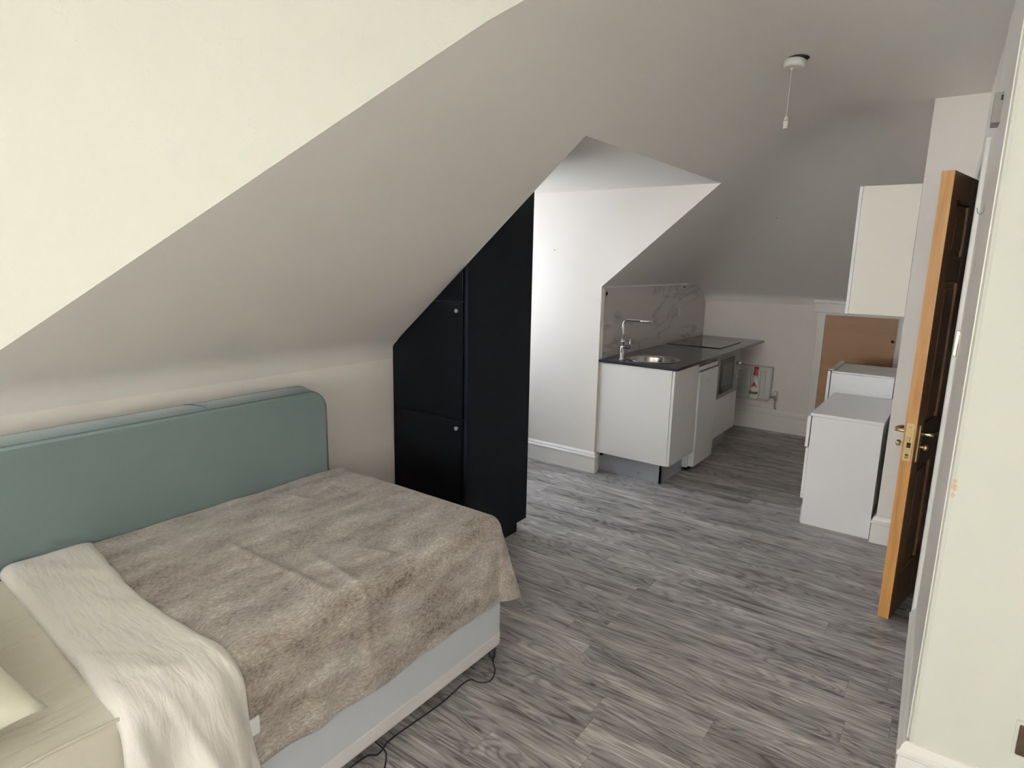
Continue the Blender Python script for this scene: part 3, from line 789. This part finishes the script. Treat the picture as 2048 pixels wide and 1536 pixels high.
t_ = thing('microwave_cabinet', 'white base cabinet below the built-in microwave', 'cabinet', (-1.9, 5.37, 0))
MB().box((-2.19, 5.10, .165), (CX-.02, 5.115, .872)).box((-2.19, 5.655, .165), (CX-.02, 5.67, .872)).box((-2.19, 5.115, .165), (CX-.02, 5.655, .18)).box((-2.19, 5.115, .488), (CX-.022, 5.655, .505)).build('carcass', M['white'], t_)
MB().box((CX-.019, 5.102, .168), (CX, 5.668, .505), .0015).build('door', M['whitedoor'], t_)
MB().box((-1.70, 5.11, 0), (-1.685, 5.70, .163), .001).build('plinth', M['plinth'], t_)
t_ = thing('microwave', 'built-in silver framed microwave with dark glass door and chrome handle', 'microwave', (-1.85, 5.38, .506))
MB().box((-2.10, 5.12, .508), (CX-.01, 5.65, .855)).build('body', M['greyplastic'], t_)
fr_ = MB()
for a in (((5.103, .508), (5.667, .545)), ((5.103, .835), (5.667, .868)), ((5.103, .54), (5.135, .84)), ((5.53, .54), (5.667, .84))):
    fr_.box((CX-.012, a[0][0], a[0][1]), (CX+.004, a[1][0], a[1][1]), .002)
fr_.build('trim_frame', M['silver'], t_)
md = MB().box((CX-.008, 5.137, .547), (CX+.002, 5.528, .833), .002).build('door', M['glassdark'], t_)
MB().box((CX+.002, 5.19, .60), (CX+.003, 5.47, .79), 0).build('window', M['ovenwin'], md)
MB().cyl((CX+.004, 5.585, .765), (CX+.045, 5.585, .765), .016, 18).build('dial', M['chrome'], t_)
MB().cyl((CX+.004, 5.585, .64), (CX+.02, 5.585, .64), .016, 18).build('dial', M['silver'], t_)

# worktop with a round hole for the sink
SC = (-1.895, 4.435); SR = .178
wt = MB(); bmw = wt.bm
x0, x1, y0, y1, zb, zt = -2.198, -1.578, 4.135, 6.392, .875, .895
n = 64; ring_t = []; ring_b = []; outer_t = []; outer_b = []
def sq(a):
    cx_, cy_ = SC; dx, dy = math.cos(a), math.sin(a)
    ts = []
    yy1 = 4.75
    if dx > 1e-9: ts.append((x1-cx_)/dx)
    if dx < -1e-9: ts.append((x0-cx_)/dx)
    if dy > 1e-9: ts.append((yy1-cy_)/dy)
    if dy < -1e-9: ts.append((y0-cy_)/dy)
    t1 = min(ts); return cx_+dx*t1, cy_+dy*t1
angs = sorted([2*PI*k/n for k in range(n)] + [math.atan2(cyy-SC[1], cxx-SC[0]) % (2*PI) for cxx in (x0, x1) for cyy in (y0, 4.75)])
for a in angs:
    cxx, cyy = SC[0]+SR*math.cos(a), SC[1]+SR*math.sin(a); ox, oy = sq(a)
    ring_t.append(bmw.verts.new((cxx, cyy, zt))); ring_b.append(bmw.verts.new((cxx, cyy, zb)))
    outer_t.append(bmw.verts.new((ox, oy, zt))); outer_b.append(bmw.verts.new((ox, oy, zb)))
m_ = len(angs)
for i in range(m_):
    j = (i+1) % m_
    bmw.faces.new((ring_t[i], outer_t[i], outer_t[j], ring_t[j])); bmw.faces.new((ring_b[i], ring_b[j], outer_b[j], outer_b[i]))
    bmw.faces.new((ring_t[i], ring_t[j], ring_b[j], ring_b[i])); bmw.faces.new((outer_t[i], outer_b[i], outer_b[j], outer_t[j]))
wt.box((x0, 4.75, zb), (x1, y1, zt))
bmesh.ops.recalc_face_normals(bmw, faces=bmw.faces[:])
tag(wt.build('worktop', M['worktop']), 'black speckled kitchen worktop running from the sink to the far wall', 'worktop')
t_ = thing('sink', 'round stainless steel sink set in the near end of the black worktop', 'sink', (*SC, .75))
MB().lathe([(.190, 0), (.205, .001), (.206, .0025), (.196, .005), (.180, .004), (.174, 0), (.170, -.015), (.166, -.10), (.150, -.128), (.12, -.135), (.03, -.138), (.03, -.140), (.152, -.132), (.17, -.10), (.174, -.004)], (*SC, .8955), (0, 0, 1), 64, cap=False).build('bowl', M['steel'], t_)
MB().lathe([(.002, 0), (.03, 0), (.032, .003), (.034, .004), (.036, 0)], (*SC, .758), (0, 0, 1), 28).build('drain', M['chrome'], t_)
TX, TY = -2.06, 4.235
t_ = thing('mixer_tap', 'tall chrome mixer tap with right-angled spout over the round sink', 'tap', (TX, TY, .895))
MB().lathe([(.024, 0), (.026, .003), (.025, .008), (.0185, .010), (.018, .09), (.016, .093), (.016, .13), (.0185, .132), (.018, .150), (.012, .153)], (TX, TY, .8952), (0, 0, 1), 28).build('tap_body', M['chrome'], t_)
dsp = V((1, .10, 0)).normalized()
b = MB(); z1 = 1.195
pts = [V((TX, TY, 1.03)), V((TX, TY, 1.10)), V((TX, TY, z1-.035))] + [V((TX, TY, z1-.035)) + dsp*(.035*(1-math.cos(a))) + V((0, 0, .035*math.sin(a))) for a in [PI/2*k/6 for k in range(1, 7)]] + [V((TX, TY, z1))+dsp*.12, V((TX, TY, z1))+dsp*.215]
b.tube(pts, .0105, 16, 1); b.cyl(V((TX, TY, z1))+dsp*.205, V((TX, TY, z1-.014))+dsp*.205, .008, 16)
b.build('spout', M['chrome'], t_)
b = MB(); b.cyl((TX+.010, TY, .995), (TX+.062, TY+.004, .998), .0125, 18); lv = b.build('lever_hub', M['darkchrome'], t_)
MB().cyl((TX+.055, TY+.004, 1.0), (TX+.058, TY+.012, 1.055), .0035, 12).build('lever', M['chrome'], lv)
t_ = thing('hob', 'flat black glass hob on the far part of the worktop', 'hob', (-1.95, 5.72, .895))
hb_ = MB().box((-2.19, 5.42, .8955), (-1.70, 6.02, .9015), .001).build('glass', M['hob'], t_)
for x, y, r in ((-2.07, 5.57, .07), (-2.07, 5.86, .09), (-1.84, 5.57, .09), (-1.84, 5.86, .07)):
    MB().lathe([(r-.002, 0), (r-.002, .0003), (r, .0003), (r, 0)], (x, y, .9015), (0, 0, 1), 40, cap=False).build('cooking_ring', M['greyplastic'], t_)
# splashback
b = MB(); sp_ = [(4.165, .896), (6.385, .896), (6.385, 1.24), (6.31, 1.33), (6.12, 1.42), (6.0, 1.425), (4.165, 1.425)]
b.prism([(-2.1995, y, z) for y, z in sp_], (.006, 0, 0), .001)
sb = b.build('splashback', M['marble']); tag(sb, 'grey veined marble-look splashback sheet behind the worktop', 'splashback')
for y, z, r in ((4.20, 1.385, .012), (5.76, 1.405, .009)):
    MB().lathe([(r, 0), (r, .004), (r*.6, .007)], (-2.1935, y, z), (1, 0, 0), 18).build('screw_cap', M['rubber'], sb)
MB().box((-2.199, 4.150, .896), (-2.187, 4.166, 1.425), .002).build('edge_strip', M['plastic'], sb)

# small socket on the splashback
t_ = MB().box((-2.1935, 5.62, 1.13), (-2.1865, 5.70, 1.21), .002).build('switch_plate', M['plastic']); tag(t_, 'small pale switch plate on the marble splashback', 'switch')

# ------------------------------------------------------------------ radiator and bottle
t_ = thing('radiator', 'small white panel radiator under the worktop end on the far wall', 'radiator', (-1.66, 6.36, .30))
b = MB(); rx0, rx1, rz0, rz1 = -1.92, -1.47, .315, .637; ry = 6.335
b.box((rx0, ry, rz0), (rx1, ry+.014, rz1), .005)
nfl = 8
for k in range(nfl):
    xx = rx0+.04+(rx1-rx0-.08)*(k+.5)/nfl; b.box((xx-.013, ry-.014, rz0+.035), (xx+.017, ry+.004, rz1-.035), .0075, 3)
b.build('panel', M['rad'], t_)
MB().box((rx0, ry+.004, rz1-.004), (rx1+.004, YF-.012, rz1+.006), .002).box((rx1-.004, ry+.006, rz0), (rx1+.008, YF-.012, rz1), .002).build('casing', M['casing'], t_)
MB().box((rx0, ry-.055, rz0-.012), (rx1, ry+.012, rz0+.004), .003).build('bottom_rail', M['rad'], t_)
b = MB(); b.cyl((rx1-.005, ry+.015, rz0+.03), (rx1+.06, ry+.015, rz0+.03), .010, 14); b.cyl((rx1+.055, ry+.015, rz0-.0), (rx1+.055, ry+.015, rz0+.05), .014, 14)
vb = b.build('valve_body', M['greyplastic'], t_)
MB().lathe([(.014, 0), (.019, .004), (.021, .02), (.019, .038), (.012, .044)], (rx1+.055, ry+.015, rz0+.05), (0, 0, 1), 20).build('valve_head', M['plastic'], vb)
MB().tube([(rx1+.055, ry+.015, rz0), (rx1+.055, ry+.015, .26), (rx1+.056, ry+.035, .235), (rx1+.056, YF-.002, .225)], .0075, 12).build('pipe', M['greyplastic'], t_)
bxx, byy, bz = -1.605, 6.294, rz0+.005
t_ = thing('soap_bottle', 'white bottle with red nozzle and red label in front of the radiator', 'bottle', (bxx, byy, bz))
b = MB(); n = 28; rings = []
for h_, w_, dpt in ((0, .036, .018), (.006, .044, .022), (.04, .048, .024), (.09, .049, .024), (.13, .043, .022), (.17, .032, .018), (.20, .022, .015), (.225, .015, .0135), (.245, .013, .013)):
    rings.append([b.bm.verts.new((bxx+w_*math.cos(2*PI*k/n), byy+dpt*math.sin(2*PI*k/n), bz+h_)) for k in range(n)])
for a, c_ in zip(rings, rings[1:]):
    for k in range(n): b.bm.faces.new((a[k], a[(k+1) % n], c_[(k+1) % n], c_[k])).smooth = True
b.bm.faces.new(rings[0][::-1]); b.bm.faces.new(rings[-1])
b.build('bottle_body', M['bottle'], t_)
MB().lathe([(.020, 0), (.021, .003), (.019, .028), (.016, .03), (.014, .036), (.016, .04), (.015, .062), (.010, .07)], (bxx, byy, bz+.238), (0, 0, 1), 24).build('cap', M['red'], t_)
MB().box((bxx-.018, byy-.012, bz+.296), (bxx+.024, byy+.012, bz+.322), .006).build('nozzle', M['red'], t_)
yf = byy-.0255
MB().prism([(bxx-.034, yf, bz+.115), (bxx, yf+.0015, bz+.178), (bxx+.034, yf, bz+.115), (bxx+.0, yf-.0005, bz+.132)], (0, .003, 0)).build('red_label', M['red'], t_)
MB().prism([(bxx-.042, yf, bz+.048), (bxx-.042, yf, bz+.085), (bxx-.012, yf-.0008, bz+.070), (bxx+.040, yf, bz+.078), (bxx+.040, yf, bz+.052)], (0, .003, 0)).build('dark_label', M['labeldark'], t_)
b = MB().lathe([(.024, 0), (.024, .003)], (bxx-.001, yf+.0005, bz+.098), (0, -1, 0), 28).build('round_label', M['satin'], t_)

# ------------------------------------------------------------------ white units by the column
t_ = thing('low_unit', 'low white base unit with its plain end panel facing the camera beside the door', 'cabinet', (-.5, 4.6, 0))
MB().box((-.690, 4.118, 0), (-.307, 4.136, .706), .0012).build('end_panel', M['white'], t_)
MB().box((-.70, 4.114, .707), (-.305, 4.93, .725), .0015).build('top', M['white'], t_)
MB().box((-.686, 4.137, .12), (-.31, 4.93, .70)).build('carcass', M['white'], t_)
MB().box((-.716, 4.122, .505), (-.697, 4.92, .703), .0015).build('drawer_front', M['white'], t_)
MB().box((-.709, 4.122, .165), (-.692, 4.92, .498), .0015).build('door', M['white'], t_)
MB().box((-.70, 4.137, .0), (-.66, 4.92, .118)).build('plinth', M['plinth'], t_)
MB().cyl((-.697, 4.117, .19), (-.697, 4.119, .19), .003, 8).build('screw', M['greyplastic'], t_)
t_ = thing('tall_unit', 'slightly taller white unit standing behind the low white unit', 'cabinet', (-.55, 5.2, 0))
MB().box((-.735, 4.95, 0), (-.345, 4.968, .862), .0012).build('end_panel', M['white'], t_)
MB().box((-.740, 4.969, .0), (-.345, 5.50, .862)).build('carcass', M['white'], t_)
MB().box((-.762, 4.95, .50), (-.744, 5.50, .872), .0015).build('door', M['white'], t_)
MB().box((-.735, 4.95, .864), (-.345, 4.97, .876), .001).box((-.735, 4.97, .863), (-.345, 5.50, .868), .001).build('top_rail', M['white'], t_)
MB().box((-.76, 4.965, .877), (-.725, 5.48, .886), .002).build('top_clip', M['plastic'], t_)

t_ = thing('wall_cupboard', 'white wall cupboard hanging high on the column beside the door', 'cupboard', (-.43, 4.4, 1.345))
MB().box((-.562, 4.101, 1.345), (-.281, 4.119, 2.06), .001).build('side_panel', M['creamlam'], t_)
MB().box((-.560, 4.12, 1.347), (-.281, 4.69, 2.058)).build('carcass', M['white'], t_)
MB().box((-.580, 4.102, 1.345), (-.563, 4.69, 2.06), .001).build('door', M['white'], t_)

MB().box((XD-.01, YB+.004, DZ-.012), (XD+.022, YB+.008, DZ+.014), 0).build('plaster_crack', M['greyplastic'], cl)
# small marks on the plaster: wall plugs left in the slope and dormer cheek
def plug(loc, ax, lab):
    t_ = MB().cyl(V(loc), V(loc)+V(ax)*.004, .0045, 12).build('wall_plug', M['greyplastic']); tag(t_, lab, 'wall plug')
plug((-2.62, YB-.001, 1.70), (0, -1, 0), 'small grey screw plug in the bright dormer wall above the wardrobe edge')
nfar = V((0, -.548, -.836))
yy_ = 5.35; plug((-1.32, yy_, zceil(-1.32, yy_)+.001), nfar, 'small grey screw plug in the sloping ceiling above the kitchen')

# ------------------------------------------------------------------ light
def area(name, loc, rot, sx, sy, power, col):
    l = bpy.data.lights.new(name, 'AREA'); l.shape = 'RECTANGLE'; l.size = sx; l.size_y = sy; l.energy = power; l.color = col
    o = bpy.data.objects.new(name, l); COL.objects.link(o); o.location = loc; o.rotation_euler = rot; return o
area('daylight_bedroom', (-.7, -6.2, 1.5), (math.radians(90), 0, 0), 3.1, 1.5, 790, (1.0, .98, .94))
area('daylight_left', (XK-.2, -1.4, 1.55), (math.radians(90), 0, math.radians(-90)), 1.8, 1.3, 62, (.93, .97, 1.0))
area('fill_side', (1.86, -1.6, 1.8), (math.radians(90), 0, math.radians(90)), 2.0, 1.0, 52, (1.0, .975, .92))  # added fill from the side for the knee wall and bed side
area('daylight_dormer', (-3.62, 3.28, 1.7), (math.radians(72), 0, math.radians(-90)), 1.5, 1.0, 34, (.55, .76, 1.0))
area('ground_bounce_dormer', (-3.62, 3.28, 1.3), (math.radians(112), 0, math.radians(-90)), 1.5, .8, 36, (1.0, .90, .82))
wl = bpy.data.worlds.new('sky'); S.world = wl; wl.use_nodes = True
bg = wl.node_tree.nodes['Background']; bg.inputs['Color'].default_value = (.75, .86, 1, 1); bg.inputs['Strength'].default_value = .6

for o in list(bpy.data.objects):
    if '_w' in o: del o['_w']
S.view_settings.view_transform = 'Standard'; S.view_settings.look = 'None'; S.view_settings.gamma = 1; S.view_settings.use_curve_mapping = False
S.view_settings.exposure = -.12
S.cycles.max_bounces = 8; S.cycles.diffuse_bounces = 6; S.cycles.use_denoising = True
